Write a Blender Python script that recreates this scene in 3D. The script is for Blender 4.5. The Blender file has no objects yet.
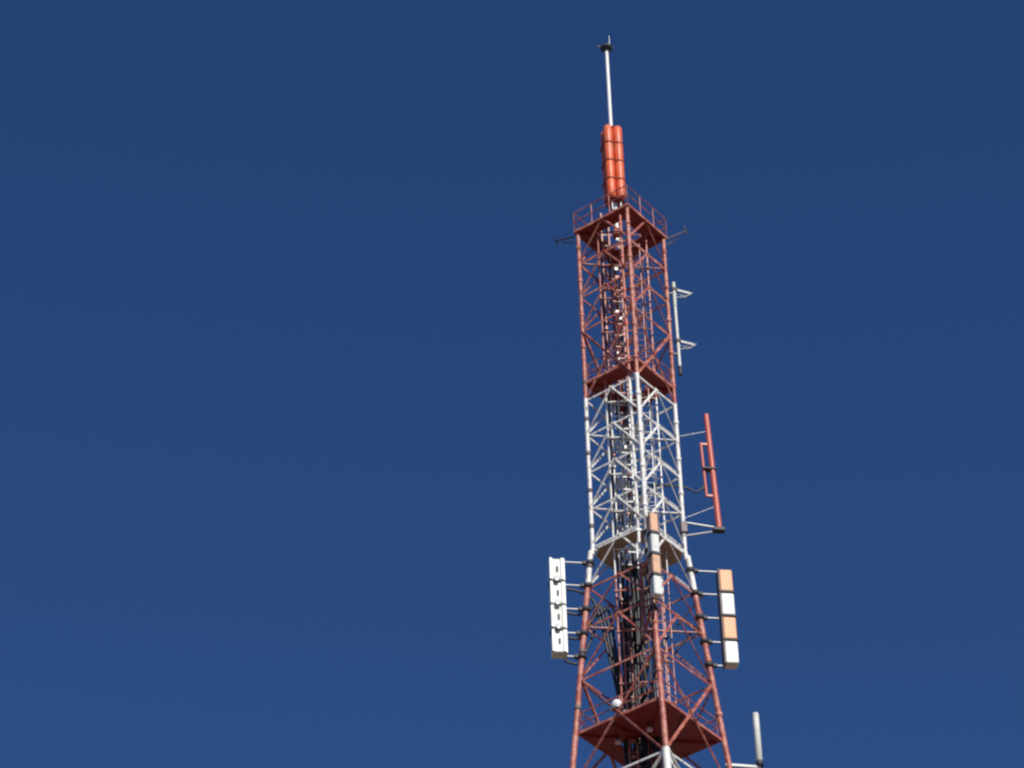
import bpy, math, random
from mathutils import Vector, Matrix
R = math.radians
random.seed(7)
scene = bpy.context.scene
col = scene.collection

# ------------------------------------------------------------------ camera
TH, RO, FPX = 38.95388, -1.58363, 3079.383
cd = bpy.data.cameras.new("camera"); cam = bpy.data.objects.new("camera", cd); col.objects.link(cam)
cd.sensor_width = 36.0; cd.lens = 36.0 * FPX / 1024.0
cd.clip_start = 0.5; cd.clip_end = 20000
cam.matrix_world = (Matrix.Translation((0, 0, 1.6)) @ Matrix.Rotation(R(90 + TH), 4, 'X') @ Matrix.Rotation(R(-RO) * -1, 4, 'Z'))
scene.camera = cam
# ------------------------------------------------------------------ sky, sun, exposure
SUN_EL, SUN_AZ = R(40), R(180 - 24)          # azimuth clockwise from +Y: behind the camera and to its right
w = bpy.data.worlds.new("World"); scene.world = w; w.use_nodes = True
nt = w.node_tree; bg = nt.nodes['Background']
sky = nt.nodes.new('ShaderNodeTexSky'); sky.sky_type = 'NISHITA'; sky.sun_disc = False
sky.sun_elevation = SUN_EL; sky.sun_rotation = SUN_AZ
sky.altitude = 2500; sky.air_density = 1.0; sky.dust_density = 0.2; sky.ozone_density = 4.0
hs = nt.nodes.new('ShaderNodeMixRGB'); hs.blend_type = 'MULTIPLY'; hs.inputs[0].default_value = 1.0   # clear, dry high-country air: a deeper blue
hs.inputs[2].default_value = (.60, .93, 1.36, 1)
nt.links.new(sky.outputs[0], hs.inputs[1]); nt.links.new(hs.outputs[0], bg.inputs[0])
bg.inputs[1].default_value = 0.066
sd = bpy.data.lights.new("sun", 'SUN'); sd.energy = 4.6; sd.angle = R(0.53); sd.color = (1, .95, .87)
sun = bpy.data.objects.new("sun", sd); col.objects.link(sun)
sdir = Vector((math.sin(SUN_AZ) * math.cos(SUN_EL), math.cos(SUN_AZ) * math.cos(SUN_EL), math.sin(SUN_EL)))
sun.rotation_euler = sdir.to_track_quat('Z', 'Y').to_euler()
scene.view_settings.view_transform = 'Standard'; scene.view_settings.look = 'None'
scene.view_settings.exposure = 0.0; scene.view_settings.gamma = 1.0
scene.render.resolution_x = 1024; scene.render.resolution_y = 768
try: scene.cycles.filter_width = 2.4
except Exception: pass

# ------------------------------------------------------------------ tower dimensions
TX, TY, AZ = 4.44609, 90.86313, R(7.63761)
H0 = 1.7016; Z9 = 67.153; R0 = 1.70; FL = 0.1056
LEV = [Z9 + (9 - k) * H0 for k in range(10)] + [65.33, 63.58, 61.37, 59.14, 56.87]
LOWER = [56.87, 51.9, 46.3, 39.9, 32.6, 24.0, 13.6, 0.45]
def RAD(z): return R0 if z >= Z9 else R0 + FL * (Z9 - z)
DIRS = {'front': Vector((0, -1, 0)), 'right': Vector((1, 0, 0)), 'back': Vector((0, 1, 0)), 'left': Vector((-1, 0, 0))}
SIDES = ['front', 'right', 'back', 'left']
def LP(side, z): return DIRS[side] * RAD(z) + Vector((0, 0, z))

# ------------------------------------------------------------------ materials
def mat(name, base, rough=.5, metal=0.0, var=.12, scale=6.0, dirt=None, dirt_amt=.0, bump=0.0, spec=.5):
    m = bpy.data.materials.new(name); m.use_nodes = True; n = m.node_tree.nodes; l = m.node_tree.links
    b = n['Principled BSDF']; b.inputs['Roughness'].default_value = rough; b.inputs['Metallic'].default_value = metal
    b.inputs['Specular IOR Level'].default_value = spec
    tc = n.new('ShaderNodeTexCoord'); ns = n.new('ShaderNodeTexNoise'); ns.inputs['Scale'].default_value = scale
    ns.inputs['Detail'].default_value = 5; l.new(tc.outputs['Object'], ns.inputs['Vector'])
    cr = n.new('ShaderNodeMixRGB'); cr.inputs[1].default_value = tuple(c * (1 - var) for c in base) + (1,)
    cr.inputs[2].default_value = tuple(min(1, c * (1 + var)) for c in base) + (1,)
    l.new(ns.outputs['Fac'], cr.inputs[0]); out = cr.outputs[0]
    if dirt:
        n2 = n.new('ShaderNodeTexNoise'); n2.inputs['Scale'].default_value = scale * .45; n2.inputs['Detail'].default_value = 8
        l.new(tc.outputs['Object'], n2.inputs['Vector'])
        rp = n.new('ShaderNodeValToRGB'); rp.color_ramp.elements[0].position = .52; rp.color_ramp.elements[1].position = .7
        rp.color_ramp.elements[1].color = (dirt_amt,) * 3 + (1,)
        l.new(n2.outputs['Fac'], rp.inputs[0]); mx = n.new('ShaderNodeMixRGB'); l.new(rp.outputs[0], mx.inputs[0])
        l.new(out, mx.inputs[1]); mx.inputs[2].default_value = tuple(dirt) + (1,); out = mx.outputs[0]
    l.new(out, b.inputs['Base Color'])
    if bump:
        bp = n.new('ShaderNodeBump'); bp.inputs['Strength'].default_value = bump; bp.inputs['Distance'].default_value = .02
        l.new(ns.outputs['Fac'], bp.inputs['Height']); l.new(bp.outputs[0], b.inputs['Normal'])
    return m
def banded(name, red, white):
    """aviation paint: red and white bands at fixed heights of the tower, scuffed and faded"""
    m = bpy.data.materials.new(name); m.use_nodes = True; n = m.node_tree.nodes; l = m.node_tree.links
    b = n['Principled BSDF']; b.inputs['Roughness'].default_value = .5
    geo = n.new('ShaderNodeNewGeometry'); sp = n.new('ShaderNodeSeparateXYZ'); l.new(geo.outputs['Position'], sp.inputs[0])
    cuts = [LEV[5] + .09, LEV[10] + .12, LEV[14] + .09, 45.0, 31.0, 16.0]
    fac = None
    for c in cuts:                                   # parity of the number of cuts above the point
        g = n.new('ShaderNodeMath'); g.operation = 'LESS_THAN'; l.new(sp.outputs['Z'], g.inputs[0]); g.inputs[1].default_value = c
        if fac is None: fac = g.outputs[0]
        else:
            a = n.new('ShaderNodeMath'); a.operation = 'ADD'; l.new(fac, a.inputs[0]); l.new(g.outputs[0], a.inputs[1]); fac = a.outputs[0]
    md = n.new('ShaderNodeMath'); md.operation = 'MODULO'; l.new(fac, md.inputs[0]); md.inputs[1].default_value = 2.0
    ns = n.new('ShaderNodeTexNoise'); ns.inputs['Scale'].default_value = 3.6; ns.inputs['Detail'].default_value = 10; ns.inputs['Roughness'].default_value = .65
    l.new(geo.outputs['Position'], ns.inputs['Vector'])
    def var(c, k, c2):
        x = n.new('ShaderNodeMixRGB'); x.inputs[1].default_value = tuple(c) + (1,); x.inputs[2].default_value = tuple(c2) + (1,)
        r = n.new('ShaderNodeValToRGB'); r.color_ramp.elements[0].position = .42; r.color_ramp.elements[1].position = k
        l.new(ns.outputs['Fac'], r.inputs[0]); l.new(r.outputs[0], x.inputs[0]); return x.outputs[0]
    mx = n.new('ShaderNodeMixRGB'); l.new(md.outputs[0], mx.inputs[0])
    l.new(var(red[0], .7, red[1]), mx.inputs[1]); l.new(var(white[0], .75, white[1]), mx.inputs[2])
    n3 = n.new('ShaderNodeTexNoise'); n3.inputs['Scale'].default_value = 7; n3.inputs['Detail'].default_value = 6
    mp = n.new('ShaderNodeMapping'); mp.inputs['Scale'].default_value = (1, 1, .25); l.new(geo.outputs['Position'], mp.inputs[0]); l.new(mp.outputs[0], n3.inputs['Vector'])
    r3 = n.new('ShaderNodeValToRGB'); r3.color_ramp.elements[0].position = .58; r3.color_ramp.elements[1].position = .66
    r3.color_ramp.elements[1].color = (.75, .75, .75, 1)
    m3 = n.new('ShaderNodeMixRGB'); l.new(n3.outputs['Fac'], r3.inputs[0]); l.new(r3.outputs[0], m3.inputs[0]); l.new(mx.outputs[0], m3.inputs[1])
    m3.inputs[2].default_value = (.16, .07, .045, 1)
    l.new(m3.outputs[0], b.inputs['Base Color'])
    return m
M = {}
M['paint'] = banded('tower_paint', ((.35, .075, .05), (.68, .34, .25)), ((.80, .79, .75), (.60, .57, .51)))
M['deck'] = banded('shaded_deck_paint', ((.24, .014, .017), (.15, .012, .015)), ((.36, .26, .18), (.26, .17, .11)))  # band paint with underside shade and brown ground bounce mixed into the colours
M['collar'] = mat('galvanised_collar', (.16, .13, .13), .6, .3)
M['mastred'] = mat('orange_red_radome', (.74, .13, .045), .45, var=.12, scale=4, dirt=(.55, .20, .11), dirt_amt=.7)
M['bandred'] = mat('dark_red_strap', (.22, .02, .015), .6)
M['white'] = mat('white_paint', (.78, .78, .74), .4, var=.05, scale=3, dirt=(.45, .42, .36), dirt_amt=.5)
M['offwhite'] = mat('weathered_white', (.66, .68, .62), .5, var=.08, scale=4, dirt=(.35, .33, .28), dirt_amt=.6)
M['orange'] = mat('orange_radome', (.76, .34, .14), .5, var=.10, scale=5, dirt=(.60, .36, .22), dirt_amt=.8)
M['panelwhite'] = mat('aged_white_radome', (.72, .73, .69), .45, var=.08, scale=5, dirt=(.40, .38, .32), dirt_amt=.7)
M['peach'] = mat('faded_peach_radome', (.70, .40, .24), .5, var=.12, scale=5, dirt=(.45, .26, .16), dirt_amt=.8)
M['grey'] = mat('galvanised_steel', (.42, .43, .42), .4, .5, var=.2, scale=9)
M['pale'] = mat('pale_green_grey_tube', (.50, .56, .46), .5)
M['dark'] = mat('dark_bracket_steel', (.035, .033, .04), .6)
M['cable'] = mat('black_cable_jacket', (.012, .012, .014), .45)
M['gatered'] = mat('red_antenna_paint', (.52, .11, .07), .45, var=.12, scale=2)
M['clamp'] = mat('pale_cable_clamp', (.55, .52, .50), .5, .2)
M['earth'] = mat('dry_earth', (.15, .105, .07), .95, var=.35, scale=.08, dirt=(.10, .11, .05), dirt_amt=.8, bump=.3)
M['concrete'] = mat('footing_concrete', (.34, .33, .30), .9, scale=2, bump=.3)
M['lampglass'] = mat('lamp_cover', (.66, .40, .38), .3)

# ------------------------------------------------------------------ mesh builder
class MB:
    def __init__(s): s.v = []; s.f = []; s.sm = []
    def add(s, vs, fs, smooth=False):
        o = len(s.v); s.v += [tuple(v) for v in vs]
        for f in fs: s.f.append(tuple(i + o for i in f)); s.sm.append(smooth and len(f) == 4)
        return s
    def frame(s, d, up=None):
        d = d.normalized(); u = up or (Vector((0, 0, 1)) if abs(d.z) < .9 else Vector((0, 1, 0)))
        a = d.cross(u).normalized(); b = a.cross(d).normalized(); return a, b
    def prism(s, p, q, prof, up=None, prof2=None, smooth=False):
        p = Vector(p); q = Vector(q); a, b = s.frame(q - p, up); n = len(prof); prof2 = prof2 or prof
        vs = [p + a * x + b * y for x, y in prof] + [q + a * x + b * y for x, y in prof2]
        fs = [(i, (i + 1) % n, n + (i + 1) % n, n + i) for i in range(n)]
        vs = vs + vs; fs += [tuple(range(2 * n, 3 * n))[::-1], tuple(range(3 * n, 4 * n))]
        return s.add(vs, fs, smooth)
    def tube(s, p, q, r, r2=None, n=12):
        r2 = r if r2 is None else r2
        c = [(math.cos(2 * math.pi * i / n), math.sin(2 * math.pi * i / n)) for i in range(n)]
        return s.prism(p, q, [(x * r, y * r) for x, y in c], prof2=[(x * r2, y * r2) for x, y in c], smooth=True)
    def bar(s, p, q, w, h, up=None):
        return s.prism(p, q, [(-w / 2, -h / 2), (w / 2, -h / 2), (w / 2, h / 2), (-w / 2, h / 2)], up)
    def angle(s, p, q, w, t, up=None, flip=1):
        f = flip
        pr = [(0, 0), (w * f, 0), (w * f, t), (t * f, t), (t * f, w), (0, w)]
        if f < 0: pr = pr[::-1]
        return s.prism(p, q, pr, up)
    def path(s, pts, r, n=8, closed=False):
        pts = [Vector(p) for p in pts]; m = len(pts); vs = []; fs = []
        a = None
        for i, p in enumerate(pts):
            d = (pts[(i + 1) % m] - pts[i - 1]) if closed else (pts[min(i + 1, m - 1)] - pts[max(i - 1, 0)])
            d.normalize()
            if a is None: a = s.frame(d)[0]
            a = (a - d * a.dot(d)).normalized(); b = d.cross(a)
            vs += [p + (a * math.cos(2 * math.pi * k / n) + b * math.sin(2 * math.pi * k / n)) * r for k in range(n)]
        for i in range(m if closed else m - 1):
            j = (i + 1) % m
            fs += [(i * n + k, i * n + (k + 1) % n, j * n + (k + 1) % n, j * n + k) for k in range(n)]
        if not closed:
            k = len(vs); vs += vs[:n] + vs[(m - 1) * n:m * n]; fs += [tuple(range(k, k + n))[::-1], tuple(range(k + n, k + 2 * n))]
        return s.add(vs, fs, True)
    def rbox(s, c, sx, sy, sz, ch=.03, rot=0):
        """upright box with chamfered vertical and horizontal edges"""
        c = Vector(c); cs, sn = math.cos(rot), math.sin(rot)
        def ring(hx, hy, z, k):
            P = [(hx, -hy + k), (hx, hy - k), (hx - k, hy), (-hx + k, hy), (-hx, hy - k), (-hx, -hy + k), (-hx + k, -hy), (hx - k, -hy)]
            return [(c.x + x * cs - y * sn, c.y + x * sn + y * cs, c.z + z) for x, y in P]
        hx, hy, hz = sx / 2, sy / 2, sz / 2
        vs = ring(hx - ch, hy - ch, -hz, ch) + ring(hx, hy, -hz + ch, ch) + ring(hx, hy, hz - ch, ch) + ring(hx - ch, hy - ch, hz, ch)
        fs = [(r * 8 + i, r * 8 + (i + 1) % 8, r * 8 + 8 + (i + 1) % 8, r * 8 + 8 + i) for r in range(3) for i in range(8)]
        fs += [tuple(range(8))[::-1], tuple(range(24, 32))]
        return s.add(vs, fs)
    def lathe(s, c, prof, n=16):
        c = Vector(c); vs = []; m = len(prof)
        for r, z in prof: vs += [c + Vector((r * math.cos(2 * math.pi * k / n), r * math.sin(2 * math.pi * k / n), z)) for k in range(n)]
        fs = [(i * n + k, i * n + (k + 1) % n, (i + 1) * n + (k + 1) % n, (i + 1) * n + k) for i in range(m - 1) for k in range(n)]
        k = len(vs); vs += vs[:n] + vs[(m - 1) * n:m * n]; fs += [tuple(range(k, k + n))[::-1], tuple(range(k + n, k + 2 * n))]
        return s.add(vs, fs, True)
    def build(s, name, m, parent=None, origin=None):
        me = bpy.data.meshes.new(name); o = Vector(origin) if origin is not None else Vector((0, 0, 0))
        me.from_pydata([tuple(Vector(v) - o) for v in s.v], [], s.f); me.validate()
        if len(me.polygons) == len(s.sm): me.polygons.foreach_set('use_smooth', s.sm)
        me.materials.append(m); me.update()
        ob = bpy.data.objects.new(name, me); col.objects.link(ob); ob.location = o
        if parent: ob.parent = parent
        return ob
def ringdeck(mb, outer, inner, z, t):
    """flat deck plate with a hole; outer and inner have the same number of corners"""
    n = len(outer); vs = []
    for zz in (z, z + t):
        vs += [(x, y, zz) for x, y in outer] + [(x, y, zz) for x, y in inner]
    fs = []
    for i in range(n):
        j = (i + 1) % n
        fs += [(i, n + i, n + j, j), (2 * n + i, 2 * n + j, 3 * n + j, 3 * n + i),
               (i, j, 2 * n + j, 2 * n + i), (n + i, 3 * n + i, 3 * n + j, n + j)]
    mb.add(vs, fs)
TW = Matrix.Translation((TX, TY, 0)) @ Matrix.Rotation(AZ, 4, 'Z')
def thing(name, label, cat, loc=(0, 0, 0), group=None):
    """Empty at a thing's base; loc is in tower coordinates, the children are built in coordinates relative to it"""
    o = bpy.data.objects.new(name, None); o.empty_display_size = .3; col.objects.link(o)
    o.matrix_world = TW @ Matrix.Translation(loc)
    o['label'] = label; o['category'] = cat
    if group: o['group'] = group
    return o
def single(o, label, cat, group=None):
    o.matrix_world = TW @ o.matrix_world
    o['label'] = label; o['category'] = cat
    if group: o['group'] = group
    return o

# ------------------------------------------------------------------ ground
g = MB(); N = 60; S = 9000
def gh(x, y):   # nearly level plain, low swells far off
    d = math.hypot(x - 2, y - 50)
    return 0 if d < 150 else (math.sin(x * .0021 + 1) * math.cos(y * .0017)) * min(1, (d - 150) / 900) * 14
gx = [((i / N) * 2 - 1) for i in range(N + 1)]; gx = [math.copysign(abs(t) ** 2.2, t) * S for t in gx]
g.add([(x, y, gh(x, y)) for y in gx for x in gx],
      [(j * (N + 1) + i, j * (N + 1) + i + 1, (j + 1) * (N + 1) + i + 1, (j + 1) * (N + 1) + i) for j in range(N) for i in range(N)], True)
go = g.build('ground', M['earth']); go['kind'] = 'structure'

# ------------------------------------------------------------------ the lattice tower
tower = thing('lattice_tower', 'tall square lattice steel tower in faded red and white bands, carrying all the antennas', 'tower')
# legs
for sd_ in SIDES:
    mb = MB(); d = DIRS[sd_]
    top = 83.55 if sd_ != 'back' else 83.5
    mb.tube(LP(sd_, Z9 + .0), LP(sd_, LEV[0]) + Vector((0, 0, .12)), .078, n=12)
    mb.tube(LP(sd_, Z9 - .35), LP(sd_, Z9), .09, .078)
    # the flared legs: heavier pipe, set a little outside the upper leg
    off = d * .06
    zs = [Z9 - .2] + LEV[10:] + LOWER[1:]
    for a, b in zip(zs[:-1], zs[1:]):
        mb.tube(LP(sd_, b) + off, LP(sd_, a) + off, .105 if b > 56 else .14, n=12)
    leg = mb.build('leg', M['paint'], tower)
    # joint collars with bolts
    for k in range(13):
        z = (LEV[k] + LEV[k + 1]) / 2 + random.uniform(-.1, .1) if k < 13 else 0
        c = MB(); p = LP(sd_, z) + (off if z < Z9 - .2 else Vector((0, 0, 0)))
        r = .092 if z > Z9 else .122
        c.lathe(p, [(r - .01, -.09), (r + .006, -.08), (r + .006, .08), (r - .01, .09)], 12)
        c.build('joint_collar', M['collar'] if sd_ == 'left' and k > 3 else M['paint'], leg)
    f = MB(); b0 = LP(sd_, 0.45) + off
    f.rbox((b0.x, b0.y, .24), 1.9, 1.9, .5, .05, R(45)); f.build('footing', M['concrete'], tower)

def facebar(mb, p, q, wdt, face_n, flip=1):
    mb.angle(p, q, wdt, .02, up=face_n, flip=flip)
def gusset(mb, c, along, n, sz=.16):
    up = n.cross(along).normalized() if abs(n.dot(along)) < .99 else Vector((0, 0, 1))
    mb.bar(c - along * sz / 2, c + along * sz / 2, sz, .015, up=n)
faces = [(SIDES[i], SIDES[(i + 1) % 4]) for i in range(4)]
allv = list(LEV)
for (a, b) in faces:
    nrm = (DIRS[a] + DIRS[b]).normalized()
    for k in range(15):
        if k in (4, 13): continue
        z = LEV[k]; p, q = LP(a, z), LP(b, z); m_ = MB()
        wd = .075 if k != 1 else .12
        m_.bar(p, q, wd, .03, up=nrm)
        along = (q - p).normalized()
        if k not in (3, 12, 14): gusset(m_, (p + q) / 2 + nrm * .022 - Vector((0, 0, .02)), along, nrm, .2)
        m_.build('horizontal_brace', M['paint'], tower)
    for k in range(12):
        if k in (3, 4): continue
        zt, zb = LEV[k], LEV[k + 1]
        mid = (LP(a, zt) + LP(b, zt)) / 2
        for s_, fl in ((a, 1), (b, -1)):
            m_ = MB(); foot = LP(s_, zb) + Vector((0, 0, .06))
            facebar(m_, mid, foot, .045 if (a, s_) == ('front', 'right') else .07, nrm, fl)
            gusset(m_, foot + nrm * .02, Vector((0, 0, 1)), nrm, .13)
            m_.build('diagonal_brace', M['paint'], tower)
    for (k0, k1) in ((3, 5), (12, 14)):
        for s0, s1 in ((a, b), (b, a)):
            m_ = MB(); off = nrm * (.02 if s0 == a else -.02)
            facebar(m_, LP(s0, LEV[k0]) + off, LP(s1, LEV[k1]) + off, .05 if (s0, s1) == ('front', 'right') else .085, nrm)
            m_.build('cross_brace', M['paint'], tower)
    for z0, z1 in zip(LOWER[:-1], LOWER[1:]):
        for s0, s1 in ((a, b), (b, a)):
            m_ = MB(); off = nrm * (.03 if s0 == a else -.03)
            facebar(m_, LP(s0, z0) + off, LP(s1, max(z1, .8)) + off, .13, nrm)
            m_.build('cross_brace', M['paint'], tower)
        if z1 > 1:
            m_ = MB(); facebar(m_, LP(a, z1), LP(b, z1), .12, nrm); m_.build('horizontal_brace', M['paint'], tower)

# platforms (decks seen from below)
def sq(r, ox=0, oy=0): return [(ox, oy - r), (ox + r, oy), (ox, oy + r), (ox - r, oy)]
def subd(pts):
    o = []
    for i, p in enumerate(pts):
        q = pts[(i + 1) % len(pts)]; o += [p, ((p[0] + q[0]) / 2, (p[1] + q[1]) / 2)]
    return o
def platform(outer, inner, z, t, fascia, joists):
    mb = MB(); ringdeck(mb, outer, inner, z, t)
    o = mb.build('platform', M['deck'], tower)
    mb = MB(); n = len(outer)
    for i in range(n):
        p, q = outer[i], outer[(i + 1) % n]
        mb.bar((p[0], p[1], z + t / 2 + .02), (q[0], q[1], z + t / 2 + .02), .05, fascia)
    mb.build('edge_beam', M['paint'], o)
    mb = MB()
    for p, q in joists:
        mb = MB(); mb.bar((p[0], p[1], z - .045), (q[0], q[1], z - .045), .05, .08); mb.build('joist', M['deck'], o)
    return o
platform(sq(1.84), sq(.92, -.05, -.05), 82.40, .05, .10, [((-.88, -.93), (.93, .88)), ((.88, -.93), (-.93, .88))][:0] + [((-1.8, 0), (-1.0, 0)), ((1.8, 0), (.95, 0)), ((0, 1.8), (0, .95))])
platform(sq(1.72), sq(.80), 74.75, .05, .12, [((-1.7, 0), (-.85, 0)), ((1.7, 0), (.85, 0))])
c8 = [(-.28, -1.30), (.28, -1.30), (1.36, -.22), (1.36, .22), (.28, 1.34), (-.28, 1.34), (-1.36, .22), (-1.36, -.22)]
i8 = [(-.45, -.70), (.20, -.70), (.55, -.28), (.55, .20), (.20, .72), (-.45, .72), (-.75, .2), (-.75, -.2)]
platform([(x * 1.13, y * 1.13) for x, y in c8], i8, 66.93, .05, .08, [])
# bottom deck with a slot for the cables
rb = RAD(59.14)
O4 = sq(rb - .02); 
i4 = [(-.30, -.05), (-.08, .55), (-.55, 1.15), (-1.0, .45)]
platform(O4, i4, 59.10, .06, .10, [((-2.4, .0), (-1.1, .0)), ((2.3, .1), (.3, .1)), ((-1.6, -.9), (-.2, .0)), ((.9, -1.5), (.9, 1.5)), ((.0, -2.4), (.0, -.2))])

# railings
def railing(r, z, hgt, sides, name='railing', n=3, ox=0):
    for a, b in sides:
        mb = MB(); pa = DIRS[a] * r + Vector((ox, 0, z)); pb = DIRS[b] * r + Vector((ox, 0, z))
        for i in range(n + 1):
            p = pa.lerp(pb, i / n); mb.tube(p, p + Vector((0, 0, hgt)), .022, n=6)
        for h in (hgt, hgt * .52):
            mb.tube(pa + Vector((0, 0, h)), pb + Vector((0, 0, h)), .024, n=6)
        mb.build(name, M['paint'], tower)
railing(1.84, 82.5, .95, faces, n=3)
railing(1.60, 74.85, .85, faces, n=2)
railing(2.40, 59.2, .80, faces, n=2)

# ladder with safety hoops, right of the axis
lad = MB(); LX, LY = .62, .20
for dx in (-.2, .2): lad.bar((LX + dx, LY, 57.0), (LX + dx, LY, 83.2), .05, .03, up=Vector((0, 1, 0)))
z = 57.2
while z < 83: lad.tube((LX - .2, LY, z), (LX + .2, LY, z), .014, n=6); z += .3
ladder = lad.build('ladder', M['paint'], tower)
z = 60.3; 
while z < 82:
    mb = MB()
    pts = [(LX + .36 * math.sin(t) , LY - .36 + .36 * math.cos(t) , z) for t in [R(-145 + i * 290 / 16 + 180) for i in range(17)]]
    mb.path(pts, .022, 6); mb.build('safety_hoop', M['paint'], ladder); z += 1.7
mb = MB()
for t in (-60, 0, 60):
    x, y = LX + .36 * math.sin(R(t + 180)), LY - .36 + .36 * math.cos(R(t + 180))
    mb.bar((x, y, 60.3), (x, y, 81.6), .03, .01)
mb.build('hoop_strap', M['paint'], ladder)
# conduit close to the front leg and one near the back
mb = MB(); mb.tube((-.24, -1.42, 62.2), (-.24, -1.42, 82.2), .062, n=10)
for k in range(12): mb.bar((-.24, -1.42, LEV[k]), (0, -1.62, LEV[k]), .05, .04)
cond = mb.build('conduit', M['paint'], tower)
for k in range(11):
    c = MB(); c.lathe((-.24, -1.42, LEV[k] - .7), [(.064, -.10), (.078, -.08), (.078, .08), (.064, .10)], 10); c.build('conduit_coupling', M['offwhite'] if 5 <= k < 10 else M['gatered'], cond)
for (x, y, z0, z1, rr_) in ((-.98, -.35, 60, 81.9, .035), (.28, -.62, 65.5, 80.6, .04), (.12, .62, 62, 82.2, .05), (.95, -.30, 67.3, 82.3, .03)):
    mb = MB(); mb.tube((x, y, z0), (x, y, z1), rr_, n=8); mb.build('conduit', M['paint'], tower)
# hangers that tie the tray and pipes to the faces, one per level
for k in range(0, 13):
    z = LEV[k] - .35; mb = MB(); mb.bar((-1.05, -.40, z), (.30, -.66, z + .02), .05, .04); mb.build('hanger_arm', M['paint'], tower)
    mb = MB(); mb.bar((.25, .62, z + .3), (-.85, .45, z + .3), .05, .04); mb.build('hanger_arm', M['paint'], tower)
# cable tray: ladder rack that carries the feeders
TRX, TRY = -.40, .05
tr = MB()
for dx in (-.34, -.06, .34): tr.bar((TRX + dx, TRY, 57), (TRX + dx, TRY, 83.6), .06, .05, up=Vector((0, 1, 0)))
z = 57.4
while z < 83.4: tr.bar((TRX - .37, TRY + .03, z), (TRX + .37, TRY + .03, z), .03, .05); z += .57
tray = tr.build('cable_tray', M['paint'], tower)
z = 58.3
random.seed(3)
while z < 82.2:
    c = MB()
    x = TRX + random.uniform(-.42, .42)
    c.rbox((x, TRY - .06, z), random.uniform(.07, .17), .07, random.uniform(.06, .24), .012)
    c.build('cable_clamp', random.choice([M['clamp'], M['clamp'], M['gatered'], M['collar'], M['paint']]), tray); z += random.uniform(.22, .5)
# diagonal plan bracing inside (shaded cross members between the legs)
for k in (1, 6, 8, 11):
    m_ = MB(); m_.angle(LP('left', LEV[k]), LP('right', LEV[k]), .08, .015); m_.build('plan_brace', M['paint'], tower)
    m_ = MB(); m_.angle(LP('front', LEV[k]) + Vector((0, 0, -.1)), LP('back', LEV[k]) + Vector((0, 0, -.1)), .08, .015); m_.build('plan_brace', M['paint'], tower)

# ------------------------------------------------------------------ feeder cables
def spline(pts, n=10):
    P = [Vector(p) for p in pts]; out = []
    for i in range(len(P) - 1):
        p0, p1, p2, p3 = P[max(i - 1, 0)], P[i], P[i + 1], P[min(i + 2, len(P) - 1)]
        for j in range(n):
            t = j / n
            out.append(.5 * ((2 * p1) + (-p0 + p2) * t + (2 * p0 - 5 * p1 + 4 * p2 - p3) * t * t + (-p0 + 3 * p1 - 3 * p2 + p3) * t ** 3))
    out.append(P[-1]); return out
random.seed(11)
tops = [83.6, 67.2, 83.5, 66.0, 79.5, 77.0, 83.6, 70.5, 66.4, 66.2, 73.0, 66.5, 66.6, 66.1, 66.8, 66.3, 66.0, 66.7]
for i, zt in enumerate(tops):
    x0 = TRX - .36 + (i % 6) * .145; y0 = TRY + .10 + (i // 6) * .09
    if i >= 12: x0 += .30; y0 = TRY - .12 - (i % 2) * .07
    pts = []; z = zt
    while z > 57.2:
        wob = .05 if z > 66 else .085
        pts.append((x0 + random.uniform(-wob, wob) * .8, y0 + random.uniform(-wob, wob) * .6, z)); z -= 1.9
    pts.append((x0, y0 + .2, 56.5)); pts.append((x0, y0 + .2, 30)); pts.append((x0, y0 + .2, .3))
    r = .034 + .012 * (i % 3)
    o = MB().path(spline(pts, 6), r, 7).build('feeder_cable', M['cable'])
    single(o, 'black feeder cable in the bundle running up inside the tower', 'cable', 'feeder cables running up inside the tower')
def cable(pts, r, label):
    o = MB().path(spline(pts, 8), r, 7).build('feeder_cable', M['cable']); return single(o, label, 'cable')
for i in range(4):
    dz = -i * .75; 
    o = MB().path(spline([(-2.88, .08, 65.33 + dz * 1.384), (-2.35, .10, 65.26 + dz * 1.384), (-1.98, .14, 65.1 + dz * .95), (-1.65 + i * .12, .1, 64.6), (-1.3 + i * .1, .1, 62.6), (-1.0 + i * .06, .12, 60.6), (-.85 + i * .05, .3, 58.9), (-.8, .4, 56.8)], 8), .048, 7).build('feeder_cable', M['cable'])
    single(o, 'black feeder cable sagging from the white left panel antenna down into the bundle', 'cable', 'cables sagging from the left panel antenna')
for i in range(2):
    o = MB().path(spline([(2.3, .0, 65.3 - i), (1.7, .1, 64.6 - i), (.9, .2, 63.5 - i), (.1 + i * .08, .2, 62.2 - i), (-.1, .2, 59)], 8), .035, 7).build('feeder_cable', M['cable'])
    single(o, 'black feeder cable crossing from the right panel antenna into the bundle', 'cable', 'cables crossing from the right panel antenna')
cable([(-.3, .0, 68.2), (0, -.1, 69.4), (.44, 0, 70.05), (1.2, 0, 70.15), (1.9, 0, 70.10), (2.25, 0, 69.93), (2.5, 0, 70.1), (2.68, 0, 70.4)], .04,
      'thin black cable strung across the white section to the red gate-shaped antenna')

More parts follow.
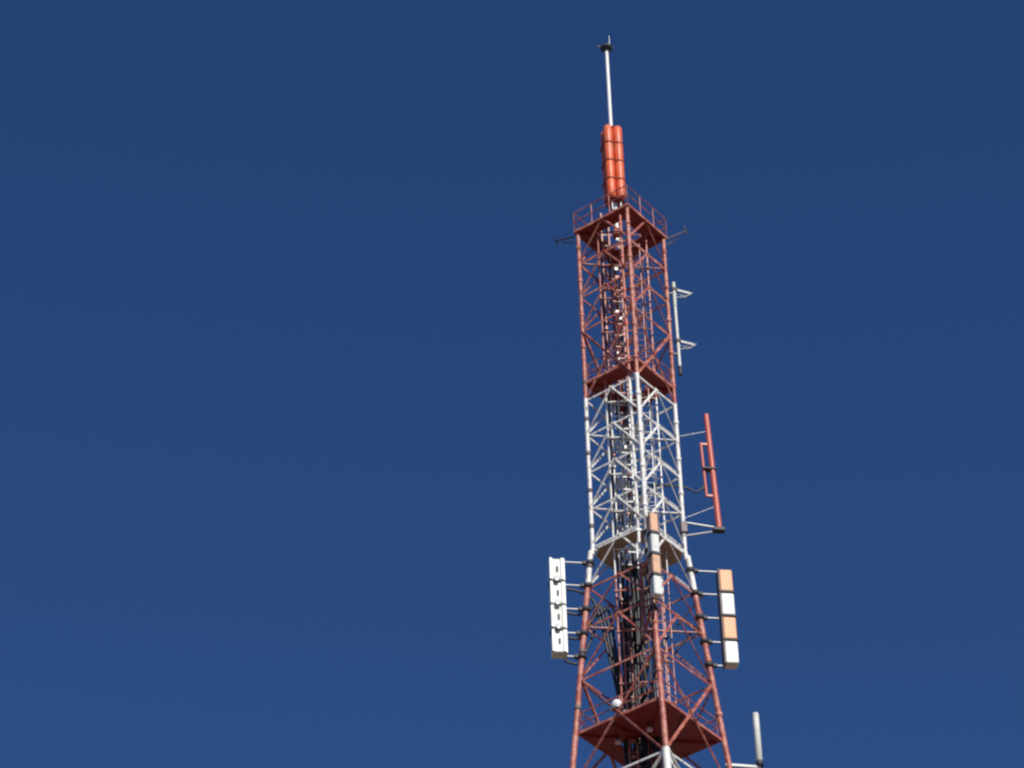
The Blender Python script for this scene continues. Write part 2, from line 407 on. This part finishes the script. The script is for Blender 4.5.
# ------------------------------------------------------------------ white mast above the red cylinders
ms = thing('mast_pole', 'slim white pole rising above the red cylinders, with dark cap and thin rod', 'mast', (-.14, 0, 82.5))
MB().tube((0, 0, 0), (.0, 0, 10.3), .085, .075, 14).build('pole', M['white'], ms)
b = MB(); b.lathe((0, 0, 10.3), [(.10, -.16), (.15, -.05), (.25, 0), (.27, .05), (.10, .09)], 14); b.bar((-.38, 0, 10.40), (.30, 0, 10.40), .05, .05)
b.build('top_cap', M['dark'], ms)
MB().tube((.14, 0, 10.4), (.14, 0, 11.1), .022, .012, 8).build('lightning_rod', M['grey'], ms)
b = MB(); b.tube((0, 0, -.1), (0, 0, .25), .2, .12, 12); b.build('pole_base', M['paint'], ms)

# red cylinder antenna: four columns round the pole, four stacked units each
ca = thing('cylinder_antenna', 'bright orange-red antenna of bundled vertical cylinders on the tower top', 'antenna', (-.16, 0, 84.20))
CZ = 3.95; rr = .19
for (cx, cy) in ((-.15, -.2), (.24, -.17), (.13, .22), (-.20, .18)):
    b = MB(); prof = [(.05, -.0), (rr * .8, .05), (rr, .12)]
    for k in range(1, 4):
        zc = CZ * k / 4; prof += [(rr, zc - .035), (rr * .97, zc - .015), (rr * .97, zc + .015), (rr, zc + .035)]
    prof += [(rr, CZ - .12), (rr * .82, CZ - .03), (.05, CZ)]
    b.lathe((cx, cy, 0), prof, 20); c = b.build('radome', M['mastred'], ca)
    e = MB(); e.tube((cx * .8, cy * .8, -.55), (cx, cy, .06), .035, n=8); e.build('feed_stub', M['white'], c)
for k in range(1, 4):
    b = MB(); h = .40
    b.path([(x, y, CZ * k / 4) for x, y in ((-.42, .12), (-.37, -.20), (-.24, -.39), (-.06, -.39), (.16, -.37), (.33, -.35), (.44, -.2), (.42, .02), (.33, .3), (.2, .42), (.04, .41), (-.3, .36), (-.41, .26))], .026, 6, closed=True)
    b.build('strap', M['bandred'], ca)
b = MB(); b.lathe((0, 0, CZ - .06), [(.12, 0), (.28, .02), (.26, .07), (.12, .10)], 16); b.build('top_plate', M['bandred'], ca)
b = MB(); b.lathe((0, 0, -.02), [(.12, -.08), (.40, -.05), (.40, 0), (.12, .03)], 16); b.build('base_plate', M['bandred'], ca)

# ------------------------------------------------------------------ panel antenna arrays on the four legs
def panel_array(side, label, colours, wide, deep, ztop=66.46, TL=4.15, turn=0):
    d = DIRS[side]; t = Vector((-d.y, d.x, 0)); rr_ = 3.09 if side != 'front' else 2.95
    base = d * rr_ + Vector((0, 0, ztop - TL))
    o = thing('panel_antenna', label, 'antenna', base, 'panel antenna stacks on the tower legs')
    rot = math.atan2(d.y, d.x) + turn
    L = TL / 4
    for k in range(4):
        m_ = colours[3 - k]; zc = L * (k + .5)
        b = MB(); b.rbox((0, 0, zc), deep, wide, L - .09, .035, rot); mod = b.build('panel_module', m_, o)
        bp = MB(); c = -(Matrix.Rotation(turn, 3, 'Z') @ d) * (deep / 2 + .025) + Vector((0, 0, zc)); bp.rbox(c, .05, wide + .04, L - .06, .01, rot)
        bp.build('reflector', M['collar'] if side != 'left' else M['white'], mod)
        if side == 'left':          # flanges and fittings on the cheek that faces the viewer
            for sx in (-1, 1):
                f = MB(); f.bar(Vector((sx * (deep / 2 - .045), -wide / 2 - .03, zc - L / 2 + .06)), Vector((sx * (deep / 2 - .045), -wide / 2 - .03, zc + L / 2 - .06)), .09, .07, up=Vector((0, -1, 0)))
                f.build('flange', M['white'], mod)
            f = MB(); f.rbox((.02, -wide / 2 - .02, zc), .07, .05, .22, .01); f.build('connector', M['dark'], mod)
    inward = -d
    for k in range(5):
        zc = max(.04, min(TL - .03, L * k)); b = MB()
        legp = LP(side, base.z + zc); legr = RAD(base.z + zc) + .06
        reach = rr_ - legr
        p1 = inward * (deep / 2 if k in (0, 4) else 0) + Vector((0, 0, zc)); p2 = inward * (reach - .08) + Vector((0, 0, zc))
        b.tube(p1, p2, .034, n=8); arm = b.build('mounting_arm', M['grey'], o)
        c = MB(); c.lathe(inward * reach + Vector((0, 0, zc)), [(.12, -.08), (.17, -.07), (.17, .07), (.12, .08)], 12)
        c.rbox(inward * (reach - .2) + Vector((0, 0, zc)), .16, .16, .15, .02, rot); c.build('leg_clamp', M['dark'], arm)
        c = MB()
        if k in (1, 2, 3):
            c.rbox((0, 0, zc), deep + .05, wide + .07, .06 if not turn else .11, .01, rot)
            if not (side == 'left' and k == 2): c.build('module_joint', M['dark'], o)
            if side == 'left':
                c = MB(); c.lathe((0, 0, 0), [(.04, 0), (.10, .01), (.11, .06), (.05, .08)], 12)
                c.v = [(x - .02, -wide / 2 - .06 - zz, zc + y) for x, y, zz in c.v]; c.build('knob', M['grey'], o)
    return o
W_, O_ = M['panelwhite'], M['orange']
panel_array('left', 'stack of all-white panel antennas standing off the left leg of the tower', [M['offwhite'], W_, M['offwhite'], W_], .45, .50)
panel_array('right', 'stack of alternating orange and white panel antennas standing off the right leg of the tower', [O_, W_, O_, W_], .45, .47, 66.36)
panel_array('front', 'stack of orange and white panel antennas standing in front of the near leg', [M['peach'], W_, M['peach'], W_], .31, .29, 66.60, 3.62, R(16))
panel_array('back', 'stack of orange and white panel antennas behind the tower, mostly hidden by lattice and cables', [O_, W_, O_, W_], .40, .34, 66.3)

# ------------------------------------------------------------------ thin pale dipole antenna, upper right
da = thing('dipole_antenna', 'thin pale vertical pole with two small triangular dipole loops on the upper right side', 'antenna', (2.0, 0, 75.62))
MB().tube((0, 0, 0), (-.02, 0, 3.3), .06, n=10).build('pole', M['offwhite'], da)
MB().tube((-.02, 0, 3.3), (-.02, 0, 4.5), .075, n=10).build('pole_sleeve', M['pale'], da)
MB().tube((0, 0, -.12), (0, 0, .28), .075, n=10).build('foot_sleeve', M['dark'], da)
for zc in (4.15, 1.55):
    b = MB(); b.bar((.0, 0, zc), (.62, -.12, zc - .28), .05, .05); b.bar((0, 0, zc + .04), (.72, .15, zc + .0), .035, .035)
    b.bar((.58, -.14, zc - .22), (.74, .18, zc + .05), .03, .03)
    b.path([(.04, -.03, zc - .42), (.4, -.08, zc - .40), (.62, -.12, zc - .27)], .018, 6)
    b.bar((0, 0, zc - .2), (.50, .22, zc - .12), .022, .022); b.bar((.30, -.20, zc - .24), (.42, .24, zc - .06), .022, .022)
    b.build('dipole', M['offwhite'], da)
    b = MB(); b.rbox((0, 0, zc), .2, .2, .16, .02); b.build('bracket', M['dark'], da)
for zc in (.9, 3.95):
    b = MB(); b.bar((-.30, 0, zc), (0, 0, zc), .06, .06); b.build('support_arm', M['collar'], da)

# ------------------------------------------------------------------ red gate antenna, right of the white section
ga = thing('loop_antenna', 'red vertical antenna with long narrow side loop on arms right of the white section', 'antenna', (3.03, 0, 68.28))
top = Vector((-.16, 0, 5.32))
MB().tube((0, 0, 0), top, .115, .10, 14).build('pole', M['gatered'], ga)
def onp(z): return top * (z / 5.32)
b = MB(); z0, z1 = 1.45, 3.95; off = -.30
b.tube(onp(z0) + Vector((off - .03, 0, 0)), onp(z1) + Vector((off - .03, 0, 0)), .055, n=10)
b.bar(onp(z1) + Vector((off - .02, 0, -.05)), onp(z1) + Vector((0, 0, -.05)), .08, .08); b.bar(onp(z0) + Vector((off - .02, 0, .05)), onp(z0) + Vector((0, 0, .05)), .08, .08)
b.build('side_loop', M['gatered'], ga)
b = MB(); c = onp(2.72); b.rbox(c + Vector((-.12, 0, 0)), .52, .28, .09, .02); b.build('centre_clamp', M['dark'], ga)
b = MB(); b.rbox((-.02, 0, -.05), .44, .26, .15, .02); b.build('base_box', M['dark'], ga)
MB().tube((-1.25, -.12, .12), (-.15, -.05, .02), .04, n=8).build('support_arm', M['grey'], ga)
MB().tube((-1.25, .16, -.28), (-.15, .05, -.08), .04, n=8).build('support_arm', M['grey'], ga)
MB().tube((-1.25, 0, 4.22), tuple(onp(4.55)), .014, n=6).build('stay_wire', M['grey'], ga)
MB().tube((-1.25, 0, .42), tuple(onp(1.05)), .014, n=6).build('stay_wire', M['grey'], ga)
b = MB(); b.rbox((-1.33, 0, -.08), .26, .34, .5, .03); b.build('leg_clamp', M['collar'], ga)

# ------------------------------------------------------------------ white tube antenna low on the right
ta = thing('tube_antenna', 'short white tube antenna at the lower right, beside the foot of the picture', 'antenna', (3.80, 0, 58.25))
MB().lathe((0, 0, .1), [(.08, 0), (.115, .03), (.115, 1.9), (.10, 1.96), (.03, 1.99)], 16).build('tube', M['offwhite'], ta)
MB().lathe((0, 0, 0), [(.10, -.12), (.14, -.10), (.14, .08), (.11, .11)], 16).build('base_collar', M['dark'], ta)
MB().bar((-1.2, 0, -.10), (.02, 0, -.14), .09, .09).build('support_arm', M['offwhite'], ta)

# ------------------------------------------------------------------ small aerials beside the top platform
def aerial(sgn, label, x, z, m_):
    o = thing('side_aerial', label, 'antenna', (x, 0, z), 'small aerials at the top platform')
    y = .35 if sgn < 0 else -.55
    MB().tube((0, 0, 0), (sgn * .70, y, 0), .035, n=8).build('boom', m_, o)
    MB().tube((0, .1, -.22), (sgn * .45, y * .6 + .1, -.10), .025, n=8).build('strut', m_, o)
    MB().tube((sgn * .70 - .12, y - .22, 0), (sgn * .70 + .10, y + .22, 0), .022, n=8).build('element', m_, o)
aerial(-1, 'small dark aerial poking out left of the top platform', -1.84, 82.25, M['dark'])
aerial(1, 'small pale aerial poking out right of the top platform', 1.84, 82.4, M['grey'])

# ------------------------------------------------------------------ white dome and small lamps on the lower deck
dm = thing('dome_antenna', 'small shiny white dome on the left edge of the lower red platform', 'antenna', (-1.30, -1.15, 59.35))
MB().lathe((0, 0, 0.12), [(.03, 0), (.16, .02), (.20, .14), (.18, .26), (.11, .35), (.03, .38)], 18).build('dome', M['white'], dm)
MB().tube((0, 0, -.2), (0, 0, .14), .04, n=8).build('stem', M['grey'], dm)
MB().lathe((0, 0, .10), [(.18, 0), (.215, .01), (.215, .05), (.18, .06)], 18).build('rim', M['grey'], dm)
b = MB(); b.rbox((.26, .10, .08), .15, .12, .16, .02); b.build('junction_box', M['collar'], dm)
def lamp(x, y, label):
    o = thing('floodlight', label, 'lamp', (x, y, 58.80), 'small lamps under the lower platform')
    b = MB(); b.rbox((0, 0, 0), .20, .15, .15, .03); b.build('housing', M['lampglass'], o)
    MB().tube((0, 0, .05), (0, 0, .3), .025, n=8).build('bracket', M['dark'], o)
lamp(-1.15, -.1, 'small pinkish lamp under the lower platform, left of the cable slot')
lamp(-.18, -1.0, 'small pinkish lamp under the lower platform, just left of the near leg')
